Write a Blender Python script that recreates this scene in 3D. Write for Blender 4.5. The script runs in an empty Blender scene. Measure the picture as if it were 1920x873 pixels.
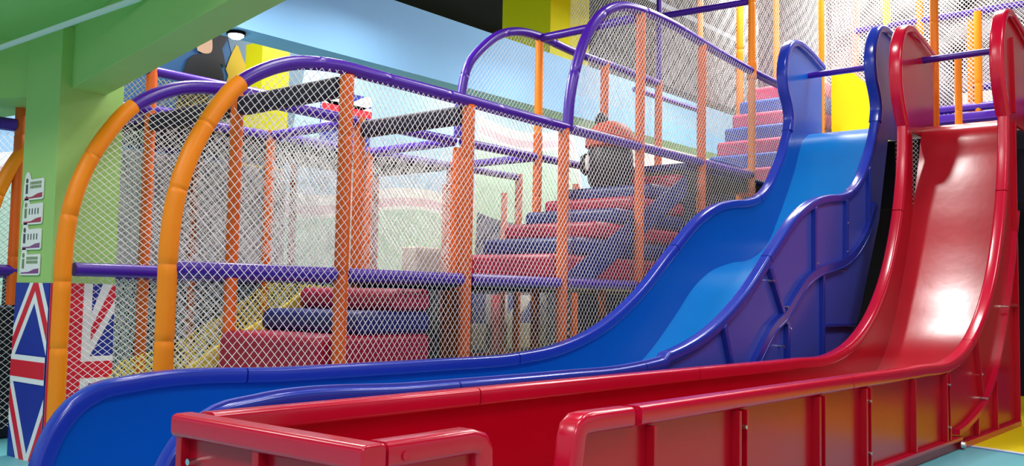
import bpy, math, random
from mathutils import Vector, Matrix
random.seed(7)
sc = bpy.context.scene
COL = sc.collection
PI = math.pi

# ------------------------------------------------------------------ camera
F_PX, YAW, HORIZ, ROLL, EYE = 1790.0, 39.8, 555.0, 1.07, 1.13
_a = math.radians(YAW); _p = math.atan((HORIZ - 436.5) / F_PX); _r = math.radians(ROLL)
fh = Vector((math.cos(_a), math.sin(_a), 0)); rh = Vector((math.sin(_a), -math.cos(_a), 0)); uz = Vector((0, 0, 1))
fw = fh * math.cos(_p) + uz * math.sin(_p); up0 = -fh * math.sin(_p) + uz * math.cos(_p)
rt = rh * math.cos(_r) + up0 * math.sin(_r); up = -rh * math.sin(_r) + up0 * math.cos(_r)
cam_data = bpy.data.cameras.new('camera'); cam = bpy.data.objects.new('camera', cam_data); COL.objects.link(cam)
cam_data.sensor_width = 36; cam_data.lens = F_PX / 1920 * 36; cam_data.clip_start = 0.05; cam_data.clip_end = 200
M = Matrix.Identity(4)
for i in range(3):
    M[i][0] = rt[i]; M[i][1] = up[i]; M[i][2] = -fw[i]
M.translation = Vector((0, 0, EYE))
cam.matrix_world = M
sc.camera = cam

# ------------------------------------------------------------------ world, exposure, hall lights and added fill
sc.view_settings.view_transform = 'Standard'; sc.view_settings.look = 'None'
sc.view_settings.exposure = 0.0; sc.view_settings.gamma = 1.0; sc.view_settings.use_curve_mapping = False
w = bpy.data.worlds.new('hall_air'); sc.world = w; w.use_nodes = True
w.node_tree.nodes['Background'].inputs[0].default_value = (0.86, 0.9, 1.0, 1)
w.node_tree.nodes['Background'].inputs[1].default_value = 0.5

def area(name, loc, size, power, rot=(0, 0, 0), col=(1, 0.98, 0.95), sy=None):
    l = bpy.data.lights.new(name, 'AREA'); l.energy = power; l.color = col
    l.shape = 'RECTANGLE'; l.size = size; l.size_y = sy or size
    o = bpy.data.objects.new(name, l); COL.objects.link(o); o.location = loc; o.rotation_euler = rot
    return o
for i, (x, y) in enumerate([(2.2, 0.8), (5.2, 0.8), (8.6, 0.3), (4.4, 3.9), (-1.5, -1.5), (-0.8, 5.2), (0.6, 8.4), (-1.2, 3.2)]):  # panels left of and behind the viewer are unseen fill for the column
    area('ceiling_and_fill_light', (x, y, 5.2), 1.2, 150 if x < -1.3 else 78)
area('ceiling_and_fill_light', (8.0, 3.88, 5.6), 0.24, 52)
for x, y in [(11.6, 3.2), (11.6, 5.6), (14.6, 4.2), (14.6, 7.0), (17.5, 5.6)]:
    area('ceiling_and_fill_light', (x, y, 6.3), 1.3, 170)
for x in (6.0, 10.0, 14.0, 18.0, 22.0):
    area('ceiling_and_fill_light', (x, 11.3, 5.7), 1.4, 130, (math.radians(18), 0, 0))  # added lamps, tilted to brighten the back wall
for x, y in [(4.6, 7.9), (7.6, 8.0), (10.6, 7.9)]:
    area('ceiling_and_fill_light', (x, y, 4.6), 0.7, 18)
for x in (4.7, 5.9): area('ceiling_and_fill_light', (x, 7.2, 4.5), 0.6, 90)  # fill lamps added to brighten the dense nets

# ------------------------------------------------------------------ materials
def lin(h):
    c = [int(h[i:i + 2], 16) / 255 for i in (0, 2, 4)]
    return tuple(v / 12.92 if v <= 0.04045 else ((v + 0.055) / 1.055) ** 2.4 for v in c) + (1,)
def mat(name, hexc, rough=0.5, spec=0.5, noise=0.0, nscale=20, bump=0.0, bscale=60, coat=0.0, metal=0.0, emit=0.0):
    m = bpy.data.materials.new(name); m.use_nodes = True; nt = m.node_tree; b = nt.nodes['Principled BSDF']
    b.inputs['Base Color'].default_value = lin(hexc); b.inputs['Roughness'].default_value = rough
    b.inputs['Specular IOR Level'].default_value = spec; b.inputs['Metallic'].default_value = metal
    b.inputs['Coat Weight'].default_value = coat; b.inputs['Coat Roughness'].default_value = 0.12
    if emit:
        b.inputs['Emission Color'].default_value = lin(hexc); b.inputs['Emission Strength'].default_value = emit
    tc = nt.nodes.new('ShaderNodeTexCoord')
    if noise:
        n = nt.nodes.new('ShaderNodeTexNoise'); n.inputs['Scale'].default_value = nscale; n.inputs['Detail'].default_value = 4
        nt.links.new(tc.outputs['Object'], n.inputs['Vector'])
        mx = nt.nodes.new('ShaderNodeMix'); mx.data_type = 'RGBA'
        c = lin(hexc)
        mx.inputs[6].default_value = tuple(v * (1 - noise) for v in c[:3]) + (1,)
        mx.inputs[7].default_value = tuple(min(1, v * (1 + noise)) for v in c[:3]) + (1,)
        nt.links.new(n.outputs['Fac'], mx.inputs[0]); nt.links.new(mx.outputs[2], b.inputs['Base Color'])
    if bump:
        n2 = nt.nodes.new('ShaderNodeTexNoise'); n2.inputs['Scale'].default_value = bscale; n2.inputs['Detail'].default_value = 3
        nt.links.new(tc.outputs['Object'], n2.inputs['Vector'])
        bp = nt.nodes.new('ShaderNodeBump'); bp.inputs['Strength'].default_value = bump; bp.inputs['Distance'].default_value = 0.01
        nt.links.new(n2.outputs['Fac'], bp.inputs['Height']); nt.links.new(bp.outputs['Normal'], b.inputs['Normal'])
    return m
RED = mat('red_plastic', 'B2001E', 0.24, 0.5, 0.05, 3, 0.02, 9)
REDRIM = mat('red_rim_plastic', 'C41034', 0.2, 0.55, 0.03, 4, 0.03, 14)
REDBED = mat('red_lit_bed_plastic', 'BE2030', 0.21, 0.8, 0.08, 6, 0.05, 9)  # slide red with the bed's reflected light mixed into the colour
BLUE = mat('blue_plastic', '005ABA', 0.26, 0.5, 0.04, 3, 0.02, 9)
BLUERIM = mat('blue_rim_plastic', '2238A8', 0.2, 0.55, 0.03, 4, 0.03, 14)
BLUEBED = mat('blue_lit_bed_plastic', '0C7ECC', 0.3, 0.6, 0.04, 4, 0.03, 6)  # slide blue lightened in colour, as the lit bed looks
BLUEOUT = mat('blue_shell_plastic', '4452BC', 0.3, 0.5, 0.05, 3, 0.02, 9)
ORANGE = mat('orange_vinyl', 'FF8C00', 0.42, 0.4, 0.05, 8, 0.05, 30)
ORANGEP = mat('orange_post_vinyl', 'E06010', 0.45, 0.4, 0.08, 8, 0.08, 30)
PURPLE = mat('purple_vinyl', '46189A', 0.3, 0.5, 0.05, 8, 0.06, 30)
NETW = mat('white_net_cord', 'F4F0EE', 0.8, 0.2)
NETY = mat('yellow_net_cord', 'EBD66A', 0.8, 0.2)
GREEN = mat('green_paint', 'A2CC74', 0.6, 0.3, 0.02, 5)
LBLUE = mat('light_blue_paint', '8CC6F4', 0.6, 0.3, 0.02, 4)
YEL = mat('yellow_paint', 'F2E400', 0.5, 0.3, 0.02, 4)
BLACKC = mat('black_ceiling_paint', '0E0C0F', 0.9, 0.1)
WHITE = mat('white_paint', 'F0F0EE', 0.5)
CREAM = mat('cream_paint', 'F2E8DC', 0.6)
CRIM = mat('crimson_vinyl', 'A20C34', 0.4, 0.45, 0.04, 6, 0.05, 25)
NAVY = mat('navy_vinyl', '12206A', 0.4, 0.45, 0.04, 6, 0.05, 25)
DKNAVY = mat('dark_navy_vinyl', '0A0C24', 0.6, 0.3)
DECK = mat('dark_deck_vinyl', '1A0F2E', 0.6, 0.3)
MINT = mat('mint_paint', 'B4DAC6', 0.6)
BEIGE = mat('beige_vinyl', 'C8B8A4', 0.6)
STEEL = mat('bright_bolt_steel', 'D8D8D8', 0.25, 0.5, metal=1.0)
FRED = mat('flag_red', 'E01830', 0.45); FBLUE = mat('flag_blue', '14309A', 0.45); FWHITE = mat('flag_white', 'F2F2F0', 0.45)
LAMP = mat('lamp_glow', 'FFFFFF', 0.5, emit=14)

# ------------------------------------------------------------------ helpers
def tag(o, label=None, cat=None, group=None, kind=None):
    if label: o['label'] = label
    if cat: o['category'] = cat
    if group: o['group'] = group
    if kind: o['kind'] = kind
    return o
def empty(name, loc, label, cat, group=None):
    o = bpy.data.objects.new(name, None); COL.objects.link(o); o.location = loc; o.empty_display_size = 0.1
    return tag(o, label, cat, group)
def link(name, V, Fc, mats, parent=None, smooth=False, mi=None, bevel=0.0, bseg=2):
    off = Vector(parent_loc(parent)) if parent else Vector((0, 0, 0))
    if not parent and V:
        n = len(V)
        off = Vector((sum(v[0] for v in V) / n, sum(v[1] for v in V) / n, min(v[2] for v in V)))
    me = bpy.data.meshes.new(name); me.from_pydata([tuple(Vector(v) - off) for v in V], [], Fc)
    for m in (mats if isinstance(mats, (list, tuple)) else [mats]): me.materials.append(m)
    if mi: me.polygons.foreach_set('material_index', mi)
    me.polygons.foreach_set('use_smooth', [smooth] * len(me.polygons))
    me.update()
    if len(me.polygons) < 4000:
        import bmesh
        b = bmesh.new(); b.from_mesh(me); bmesh.ops.recalc_face_normals(b, faces=b.faces); b.to_mesh(me); b.free()
    if smooth and len(me.polygons) < 20000: me.set_sharp_from_angle(angle=math.radians(52))
    o = bpy.data.objects.new(name, me); COL.objects.link(o)
    if parent: o.parent = parent
    else: o.location = off
    if bevel:
        b = o.modifiers.new('bevel', 'BEVEL'); b.width = bevel; b.segments = bseg; b.limit_method = 'ANGLE'; b.angle_limit = math.radians(40)
        me.polygons.foreach_set('use_smooth', [True] * len(me.polygons))
        wn = o.modifiers.new('wn', 'WEIGHTED_NORMAL'); wn.keep_sharp = True
    return o
def parent_loc(p):
    v = Vector((0, 0, 0))
    while p is not None:
        v += p.location; p = p.parent
    return v
class MB:
    def __init__(s): s.V = []; s.F = []; s.mi = []
    def add(s, V, F, m=0):
        b = len(s.V); s.V += [tuple(v) for v in V]; s.F += [tuple(i + b for i in f) for f in F]; s.mi += [m] * len(F); return s
    def box(s, x0, x1, y0, y1, z0, z1, m=0):
        V = [(x, y, z) for z in (z0, z1) for y in (y0, y1) for x in (x0, x1)]
        return s.add(V, [(0, 2, 3, 1), (4, 5, 7, 6), (0, 1, 5, 4), (2, 6, 7, 3), (0, 4, 6, 2), (1, 3, 7, 5)], m)
    def prism_xz(s, pts, y0, y1, m=0):
        n = len(pts); A = sum(pts[i][0] * pts[(i + 1) % n][1] - pts[(i + 1) % n][0] * pts[i][1] for i in range(n))
        if A < 0: pts = pts[::-1]
        V = [(p[0], y0, p[1]) for p in pts] + [(p[0], y1, p[1]) for p in pts]
        F = [tuple(range(n)), tuple(range(2 * n - 1, n - 1, -1))] + [(i + n, (i + 1) % n + n, (i + 1) % n, i) for i in range(n)]
        F[2:] = [tuple(reversed(f)) for f in F[2:]]
        F[2:] = [(i, i + n, (i + 1) % n + n, (i + 1) % n) for i in range(n)]
        F = [tuple(range(n)), tuple(range(2 * n - 1, n - 1, -1))] + [(i, i + n, (i + 1) % n + n, (i + 1) % n)[::-1][::1] for i in range(n)]
        return s.add(V, F, m)
    def prism_xy(s, pts, z0, z1, m=0):
        n = len(pts); A = sum(pts[i][0] * pts[(i + 1) % n][1] - pts[(i + 1) % n][0] * pts[i][1] for i in range(n))
        if A < 0: pts = pts[::-1]
        V = [(p[0], p[1], z0) for p in pts] + [(p[0], p[1], z1) for p in pts]
        F = [tuple(range(n - 1, -1, -1)), tuple(range(n, 2 * n))] + [(i, (i + 1) % n, (i + 1) % n + n, i + n) for i in range(n)]
        return s.add(V, F, m)
    def tube(s, path, r, seg=12, m=0, cap=True):
        path = [Vector(p) for p in path]; n = len(path)
        R = r if isinstance(r, (list, tuple)) else [r] * n
        V = []; Fc = []
        T = [(path[min(i + 1, n - 1)] - path[max(i - 1, 0)]).normalized() for i in range(n)]
        a = Vector((0, 0, 1)) if abs(T[0].z) < 0.9 else Vector((1, 0, 0))
        N = (a - T[0] * a.dot(T[0])).normalized()
        for i in range(n):
            N = (N - T[i] * N.dot(T[i])).normalized(); B = T[i].cross(N)
            for k in range(seg):
                t = 2 * PI * k / seg; V.append(path[i] + (N * math.cos(t) + B * math.sin(t)) * R[i])
        for i in range(n - 1):
            for k in range(seg):
                k2 = (k + 1) % seg; Fc.append((i * seg + k, i * seg + k2, (i + 1) * seg + k2, (i + 1) * seg + k))
        if cap: Fc += [tuple(range(seg - 1, -1, -1)), tuple((n - 1) * seg + k for k in range(seg))]
        return s.add(V, Fc, m)
    def build(s, name, mats, parent=None, smooth=False, bevel=0.0, bseg=2):
        return link(name, s.V, s.F, mats, parent, smooth, s.mi, bevel, bseg)
def struct(name, mb, mats, label, bevel=0.0):
    o = mb.build(name, mats, None, False, bevel); return tag(o, label, 'structure' if not label else name.split('_')[0], kind='structure')

def spline(P, step=0.06):
    """Catmull-Rom through 2-D points, resampled to about `step`."""
    out = []; n = len(P)
    for i in range(n - 1):
        p0 = P[max(i - 1, 0)]; p1 = P[i]; p2 = P[i + 1]; p3 = P[min(i + 2, n - 1)]
        L = math.hypot(p2[0] - p1[0], p2[1] - p1[1]); k = max(1, int(L / step))
        # centripetal-ish tangents limited by the segment length
        def tan(a, b, c):
            la = math.hypot(b[0] - a[0], b[1] - a[1]) or 1e-6; lc = math.hypot(c[0] - b[0], c[1] - b[1]) or 1e-6
            return [((b[q] - a[q]) / la * lc + (c[q] - b[q]) / lc * la) / (la + lc) for q in (0, 1)]
        t1 = tan(p0, p1, p2) if i else [(p2[q] - p1[q]) / L for q in (0, 1)]
        t2 = tan(p1, p2, p3) if i < n - 2 else [(p2[q] - p1[q]) / L for q in (0, 1)]
        for j in range(k):
            t = j / k; h1 = 2*t**3 - 3*t**2 + 1; h2 = t**3 - 2*t**2 + t; h3 = -2*t**3 + 3*t**2; h4 = t**3 - t**2
            out.append(tuple(h1 * p1[q] + h2 * L * t1[q] + h3 * p2[q] + h4 * L * t2[q] for q in (0, 1)))
    out.append(tuple(P[-1])); return out
def normals2(P):
    n = len(P); N = []
    for i in range(n):
        a = P[max(i - 1, 0)]; b = P[min(i + 1, n - 1)]
        dx, dz = b[0] - a[0], b[1] - a[1]; l = math.hypot(dx, dz) or 1e-6; N.append((-dz / l, dx / l))
    return N
def sweep_xz(P, section, name, m, parent, smooth=True):
    """section = closed loop of (y, n) with n measured along the path's left normal."""
    N = normals2(P); k = len(section); V = []; Fc = []
    for (x, z), (nx, nz) in zip(P, N):
        for (y, q) in section: V.append((x + nx * q, y, z + nz * q))
    for i in range(len(P) - 1):
        for j in range(k):
            j2 = (j + 1) % k; Fc.append((i * k + j, (i + 1) * k + j, (i + 1) * k + j2, i * k + j2))
    Fc += [tuple(range(k)), tuple((len(P) - 1) * k + j for j in range(k - 1, -1, -1))]
    o = link(name, V, Fc, m, parent, smooth)
    fix_normals(o); return o
def fix_normals(o):
    import bmesh
    b = bmesh.new(); b.from_mesh(o.data); bmesh.ops.recalc_face_normals(b, faces=b.faces); b.to_mesh(o.data); b.free()
    if o.data.polygons[0].use_smooth: o.data.set_sharp_from_angle(angle=math.radians(52))
def rrect(y0, y1, n0, n1, r, seg=4):
    out = []
    for cy, cn, a0 in ((y1 - r, n1 - r, 0), (y0 + r, n1 - r, 90), (y0 + r, n0 + r, 180), (y1 - r, n0 + r, 270)):
        for i in range(seg + 1):
            a = math.radians(a0 + 90 * i / seg); out.append((cy + r * math.cos(a), cn + r * math.sin(a)))
    return out
def cut(P, s0, s1):
    """portion of a polyline between x-arc-lengths s0..s1 (fractions of length)"""
    L = [0]
    for i in range(1, len(P)): L.append(L[-1] + math.hypot(P[i][0] - P[i-1][0], P[i][1] - P[i-1][1]))
    T = L[-1]; a, b = s0, s1
    def at(s):
        for i in range(1, len(P)):
            if L[i] >= s:
                t = (s - L[i-1]) / max(1e-9, L[i] - L[i-1]); return tuple(P[i-1][q] * (1-t) + P[i][q] * t for q in (0, 1))
        return P[-1]
    return [at(a)] + [P[i] for i in range(len(P)) if a + 0.01 < L[i] < b - 0.01] + [at(b)]
def arclen(P, pt):
    L = 0; best = (1e9, 0); prev = None
    for p in P:
        if prev: L += math.hypot(p[0] - prev[0], p[1] - prev[1])
        d = math.hypot(p[0] - pt[0], p[1] - pt[1])
        if d < best[0]: best = (d, L)
        prev = p
    return best[1]

def sleeve(mb, path, r=0.047, seg=14, joint=0.62, off=0.3, m=0):
    """padded foam sleeve: tube with a crease every `joint` metres"""
    pts = [Vector(path[0])]; L = [0.0]
    for a, b in zip(path[:-1], path[1:]):
        a, b = Vector(a), Vector(b); d = (b - a).length; k = max(1, int(d / 0.05))
        for j in range(1, k + 1): pts.append(a.lerp(b, j / k)); L.append(L[-1] + d / k)
    joints = []; s = off
    while s < L[-1] - 0.05: joints.append(s); s += joint
    P2 = []; R2 = []
    ji = 0
    for i, p in enumerate(pts):
        while ji < len(joints) and i and L[i-1] <= joints[ji] < L[i]:
            for d, rr in ((-0.010, r), (-0.003, r * 0.93), (0.003, r * 0.93), (0.010, r)):
                t = (joints[ji] + d - L[i-1]) / (L[i] - L[i-1]); P2.append(pts[i-1].lerp(p, t)); R2.append(rr)
            ji += 1
        if not any(abs(L[i] - j) < 0.016 for j in joints): P2.append(p); R2.append(r)
    return mb.tube(P2, R2, seg, m)
def post(x, y, z0, z1, parent, m=None, r=0.047, name='post', off=0.35, joint=0.9):
    mb = MB(); sleeve(mb, [(x, y, z0), (x, y, z1)], r, 14, joint, off); return mb.build(name, m or ORANGEP, parent, True)
def bar(a, b, parent, m=None, r=0.045, name='rail', joint=1.19, off=0.05):
    mb = MB(); sleeve(mb, [a, b], r, 12, joint, off); return mb.build(name, m or PURPLE, parent, True)
def pipe(path, parent, m=None, r=0.045, name='arch_pipe', joint=0.62, off=0.4):
    mb = MB(); sleeve(mb, path, r, 16, joint, off); return mb.build(name, m or PURPLE, parent, True)

NETSEED = [0]
def net(name, plane, c, poly, parent=None, m=None, w_=0.05, h_=0.062, r=0.0022, step=0.2, wob=0.006, fn=None, bias=0.0):
    """diamond cord net inside polygon `poly` of plane coordinates (a, z).
    plane 'Y': points (a, c, z); plane 'X': points (c, a, z). fn maps (a, z) -> 3-D for any other surface."""
    NETSEED[0] += 1; ph = NETSEED[0] * 1.7
    V = []; Fc = []; n = len(poly)
    a0 = min(p[0] for p in poly); a1 = max(p[0] for p in poly); z0 = min(p[1] for p in poly); z1 = max(p[1] for p in poly)
    def p3(a, z):
        da = wob * math.sin(z * 2.3 + ph) + wob * math.sin(a * 5.1 + z * 1.3 + ph)
        dz = wob * math.sin(a * 3.1 + ph * 2) + wob * 0.7 * math.sin(z * 6.1 + ph)
        dn = wob * 1.0 * math.sin(a * 2.2 + ph) * math.sin(z * 2.7 + ph)
        a, z = a + da, z + dz
        if fn: return Vector(fn(a, z))
        return Vector((a, c + dn, z)) if plane == 'Y' else Vector((c + dn, a, z))
    for sgn in (1, -1):
        ks = [p[0] / w_ + sgn * p[1] / h_ for p in poly]
        for k in range(math.ceil(min(ks)), math.floor(max(ks)) + 1):
            # line a/w + sgn*z/h = k ; parametrise by z
            zs = []
            for i in range(n):
                (xa, za), (xb, zb) = poly[i], poly[(i + 1) % n]
                fa = xa / w_ + sgn * za / h_ - k; fb = xb / w_ + sgn * zb / h_ - k
                if (fa < 0) != (fb < 0):
                    t = fa / (fa - fb); zs.append(za + (zb - za) * t)
            zs.sort()
            for j in range(0, len(zs) - 1, 2):
                za, zb = zs[j], zs[j + 1]
                if zb - za < 0.012: continue
                L = (zb - za) * math.hypot(1, w_ / h_); q = max(1, int(L / step))
                base = len(V); rr = r * (0.9 + 0.2 * random.random())
                prev = None
                P = []
                for t in range(q + 1):
                    z = za + (zb - za) * t / q; a = w_ * (k - sgn * z / h_); P.append(p3(a, z))
                T = (P[-1] - P[0]).normalized(); ax = Vector((0, 1, 0)) if plane == 'Y' else Vector((1, 0, 0))
                A = (ax - T * ax.dot(T)).normalized(); B = T.cross(A)
                for p in P:
                    for g in range(3):
                        an = 2 * PI * g / 3 + 0.5; V.append(p + (A * math.cos(an) + B * math.sin(an)) * rr)
                for t in range(q):
                    for g in range(3):
                        g2 = (g + 1) % 3; Fc.append((base + t*3 + g, base + t*3 + g2, base + t*3 + 3 + g2, base + t*3 + 3 + g))
    return link(name, V, Fc, m or NETW, parent, True)

# ================================================================== SETTING
# floor: soft play mats, light blue with a yellow area and a white inlay between them
fm = bpy.data.materials.new('floor_mat'); fm.use_nodes = True; nt = fm.node_tree; b = nt.nodes['Principled BSDF']
geo = nt.nodes.new('ShaderNodeNewGeometry'); sep = nt.nodes.new('ShaderNodeSeparateXYZ'); nt.links.new(geo.outputs['Position'], sep.inputs[0])
def math_node(op, a, bb, c=None):
    n = nt.nodes.new('ShaderNodeMath'); n.operation = op
    for i, v in enumerate((a, bb, c)):
        if v is None: continue
        if isinstance(v, (int, float)): n.inputs[i].default_value = v
        else: nt.links.new(v, n.inputs[i])
    return n.outputs[0]
yw = math_node('MULTIPLY', sep.outputs[1], -0.25)
edge = math_node('ADD', sep.outputs[0], yw)                    # X - 0.25 Y
sn = math_node('MULTIPLY', math_node('SINE', math_node('MULTIPLY', sep.outputs[1], 2.2), 0), 0.06)
edge = math_node('ADD', edge, sn)
def ramp(node_in, stops, interp='CONSTANT'):
    r_ = nt.nodes.new('ShaderNodeValToRGB'); r_.color_ramp.interpolation = interp
    e = r_.color_ramp.elements
    e[0].position, e[0].color = stops[0][0], lin(stops[0][1])
    e[1].position, e[1].color = stops[1][0], lin(stops[1][1])
    for p, c in stops[2:]:
        x = e.new(p); x.color = lin(c)
    nt.links.new(node_in, r_.inputs[0]); return r_.outputs[0]
mr = math_node('DIVIDE', edge, 20.0)
cc = ramp(mr, [(0.0, '6CC0CC'), (7.62 / 20, '3E8CC8'), (7.72 / 20, 'F0F0E8'), (7.77 / 20, 'F0DC00')])
near = math_node('MULTIPLY', math_node('LESS_THAN', sep.outputs[1], 1.55), math_node('LESS_THAN', sep.outputs[0], 7.0))  # unseen near floor coloured beige to warm the bounced light
mxf = nt.nodes.new('ShaderNodeMix'); mxf.data_type = 'RGBA'; nt.links.new(near, mxf.inputs[0]); nt.links.new(cc, mxf.inputs[6]); mxf.inputs[7].default_value = lin('C8BCA8')
nt.links.new(mxf.outputs[2], b.inputs['Base Color']); b.inputs['Roughness'].default_value = 0.45
mb = MB(); mb.box(-6, 26, -8, 16, -0.1, 0)
struct('floor', mb, fm, 'light blue and yellow soft play floor')

struct('ceiling', MB().box(-8, 28, 9.5, 17, 6.6, 6.8).box(2.2, 28, -9, 9.5, 6.9, 7.1), BLACKC, 'black painted hall ceiling')

# painted back wall: light blue sky over mint hills with a pale wave line
wm = bpy.data.materials.new('painted_wall'); wm.use_nodes = True; nt = wm.node_tree; b = nt.nodes['Principled BSDF']
geo = nt.nodes.new('ShaderNodeNewGeometry'); sep = nt.nodes.new('ShaderNodeSeparateXYZ'); nt.links.new(geo.outputs['Position'], sep.inputs[0])
hill = math_node('MULTIPLY', math_node('SINE', math_node('MULTIPLY', sep.outputs[0], 1.1), 0), 0.18)
rise = nt.nodes.new('ShaderNodeMapRange'); rise.interpolation_type = 'SMOOTHSTEP'
rise.inputs['From Min'].default_value = 14.35; rise.inputs['From Max'].default_value = 14.5
rise.inputs['To Min'].default_value = 0; rise.inputs['To Max'].default_value = 1.9
nt.links.new(sep.outputs[0], rise.inputs['Value'])
fall = nt.nodes.new('ShaderNodeMapRange'); fall.interpolation_type = 'SMOOTHSTEP'
fall.inputs['From Min'].default_value = 17.6; fall.inputs['From Max'].default_value = 18.8
fall.inputs['To Min'].default_value = 0; fall.inputs['To Max'].default_value = 3.2
nt.links.new(sep.outputs[0], fall.inputs['Value'])
hz = math_node('ADD', math_node('SUBTRACT', math_node('SUBTRACT', sep.outputs[2], hill), rise.outputs[0]), fall.outputs[0])
cc = ramp(math_node('DIVIDE', hz, 8.0), [(0.0, '24305A'), (0.12, 'B4DAC6'), (2.55 / 8, 'F2F0F0'), (2.62 / 8, 'E4B0C2'), (2.76 / 8, 'F4EEF0'), (2.95 / 8, 'A4CCF2')])
nt.links.new(cc, b.inputs['Base Color']); b.inputs['Roughness'].default_value = 0.6
struct('wall_back', MB().box(-4, 28, 13.0, 13.2, 0, 6.6), wm, 'painted back wall, light blue over mint green')
struct('wall_right', MB().box(20.0, 20.2, -2, 13, 0, 5.3), CREAM, 'bright cream wall far behind the upper nets')

struct('wall_far', MB().box(20.3, 20.5, -9, 13, 0, 7), BLACKC, 'dark upper end wall above the cream wall')
# green column, soffit and beams at the left
struct('wall_column', MB().box(2.85, 3.29, 6.26, 6.76, 0, 2.86), GREEN, 'square green column with height signs', 0.004)
bm_l = lambda y: 2.94 + 0.192 * (y - 6.34)
bm_r = lambda y: 3.19 + 0.208 * (y - 6.35)
struct('ceiling_soffit', MB().prism_xy([(1.9, 1.0), (bm_r(1.0), 1.0), (bm_r(6.35), 6.35), (3.29, 6.76), (3.6, 9.2), (1.9, 9.2)], 2.86, 3.0), GREEN, 'low green soffit at the left')
struct('ceiling_beam', MB().prism_xy([(bm_l(1.0), 1.0), (bm_r(1.0), 1.0), (bm_r(6.3), 6.3), (bm_l(6.3), 6.3)], 2.45, 2.86), GREEN, 'green beam running from the column towards the viewer', 0.004)
struct('ceiling_beam', MB().prism_xy([(2.93, 6.7), (2.60, 7.4), (2.35, 8.1), (3.1, 8.1), (3.22, 6.7)], 2.45, 2.86), GREEN, 'short green beam left of the column')
mb = MB().box(2.60, 2.625, 4.85, 8.9, 2.70, 2.725); tag(mb.build('trim_1', WHITE), 'thin white strip along the green soffit', 'trim', kind='structure')

# light blue bulkhead, yellow columns
struct('ceiling_bulkhead', MB().box(3.9, 22, 9.0, 9.45, 4.04, 4.93), LBLUE, 'light blue bulkhead hanging below the black ceiling')
struct('wall_pillar', MB().box(12.94, 14.1, 10.0, 11.1, 4.96, 6.9), YEL, 'wide yellow pillar above the blue bulkhead')
struct('wall_pillar', MB().box(8.45, 8.95, 12.0, 12.42, 3.4, 4.9), YEL, 'narrow yellow pillar under the blue bulkhead')
# dark backdrops added for the shade behind the frame and beyond the slides
struct('wall_shade_backdrop', MB().box(3.6, 16, 8.75, 8.83, 0, 1.22), DKNAVY, 'dark navy backdrop added for the shade along the back of the frame', 0.01)
struct('wall_platform_shade', MB().box(13.4, 13.5, -3.0, 8.7, 0, 3.3), DKNAVY, 'dark backdrop added for the shade below the upper platform')

# wall mural: dark haired figure seen against blue and yellow shapes
mu = empty('wall_mural', (8.0, 12.98, 2.6), 'dark blue wall painting of a black haired figure beside a yellow shape', 'mural')
MUB = mat('mural_blue', '245484', 0.7); MUD = mat('mural_dark', '0C0E1A', 0.7); MUY = mat('mural_yellow', 'B89A00', 0.7); MUS = mat('mural_skin', 'C09A80', 0.7); MUG = mat('mural_grey', '5C7488', 0.7)
MB().prism_xz([(6.6, 2.6), (9.6, 2.6), (9.6, 6.4), (6.6, 6.4)], 12.96, 12.99).build('background', MUB, mu)
MB().prism_xz(spline([(8.45, 4.35), (8.62, 4.62), (8.52, 4.95), (8.4, 5.4), (8.9, 6.3), (9.6, 6.3), (9.6, 2.7), (8.6, 2.7), (8.52, 4.0), (8.45, 4.35)][:7], .08) + [(9.6, 2.7), (8.6, 2.7), (8.35, 3.9)], 12.950, 12.958).build('grey_shape', MUG, mu)
MB().prism_xz(spline([(8.45, 4.6), (8.56, 4.9), (8.62, 5.02), (8.8, 4.75), (9.3, 4.6), (9.3, 2.7), (8.75, 2.7), (8.55, 4.1), (8.45, 4.35), (8.5, 4.5)], .08), 12.940, 12.949).build('yellow_shape', MUY, mu)
MB().prism_xz([(7.45, 2.7), (7.62, 3.9), (7.72, 4.45), (7.78, 4.62), (7.90, 4.72), (8.0, 4.75), (8.02, 4.95), (8.05, 5.15), (8.28, 5.35), (8.42, 5.3), (8.44, 5.05), (8.36, 4.9),
               (8.40, 4.78), (8.44, 4.62), (8.34, 4.66), (8.40, 4.5), (8.42, 4.36), (8.3, 4.42), (8.26, 4.26), (8.12, 4.26), (8.2, 3.95), (8.22, 2.7)], 12.930, 12.939).build('dark_figure', MUD, mu)
MB().prism_xz(spline([(7.93, 4.78), (7.90, 4.95), (8.0, 5.12), (8.13, 5.1), (8.18, 4.95), (8.16, 4.8), (8.05, 4.76), (7.93, 4.78)], .03)[:-1], 12.920, 12.929).build('face', MUS, mu)

# downlight under the bulkhead
dl = empty('downlight', (6.12, 9.2, 4.04), 'glowing round white downlight under the blue bulkhead', 'lamp')
mb = MB(); mb.tube([(6.12, 9.2, 4.04), (6.12, 9.2, 4.005)], 0.105, 24); mb.build('lamp_ring', BLACKC, dl, True)
mb = MB(); mb.tube([(6.12, 9.2, 4.015), (6.12, 9.2, 3.99), (6.12, 9.2, 3.965)], [0.09, 0.085, 0.05], 24); mb.build('lamp_glass', LAMP, dl, True)

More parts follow.
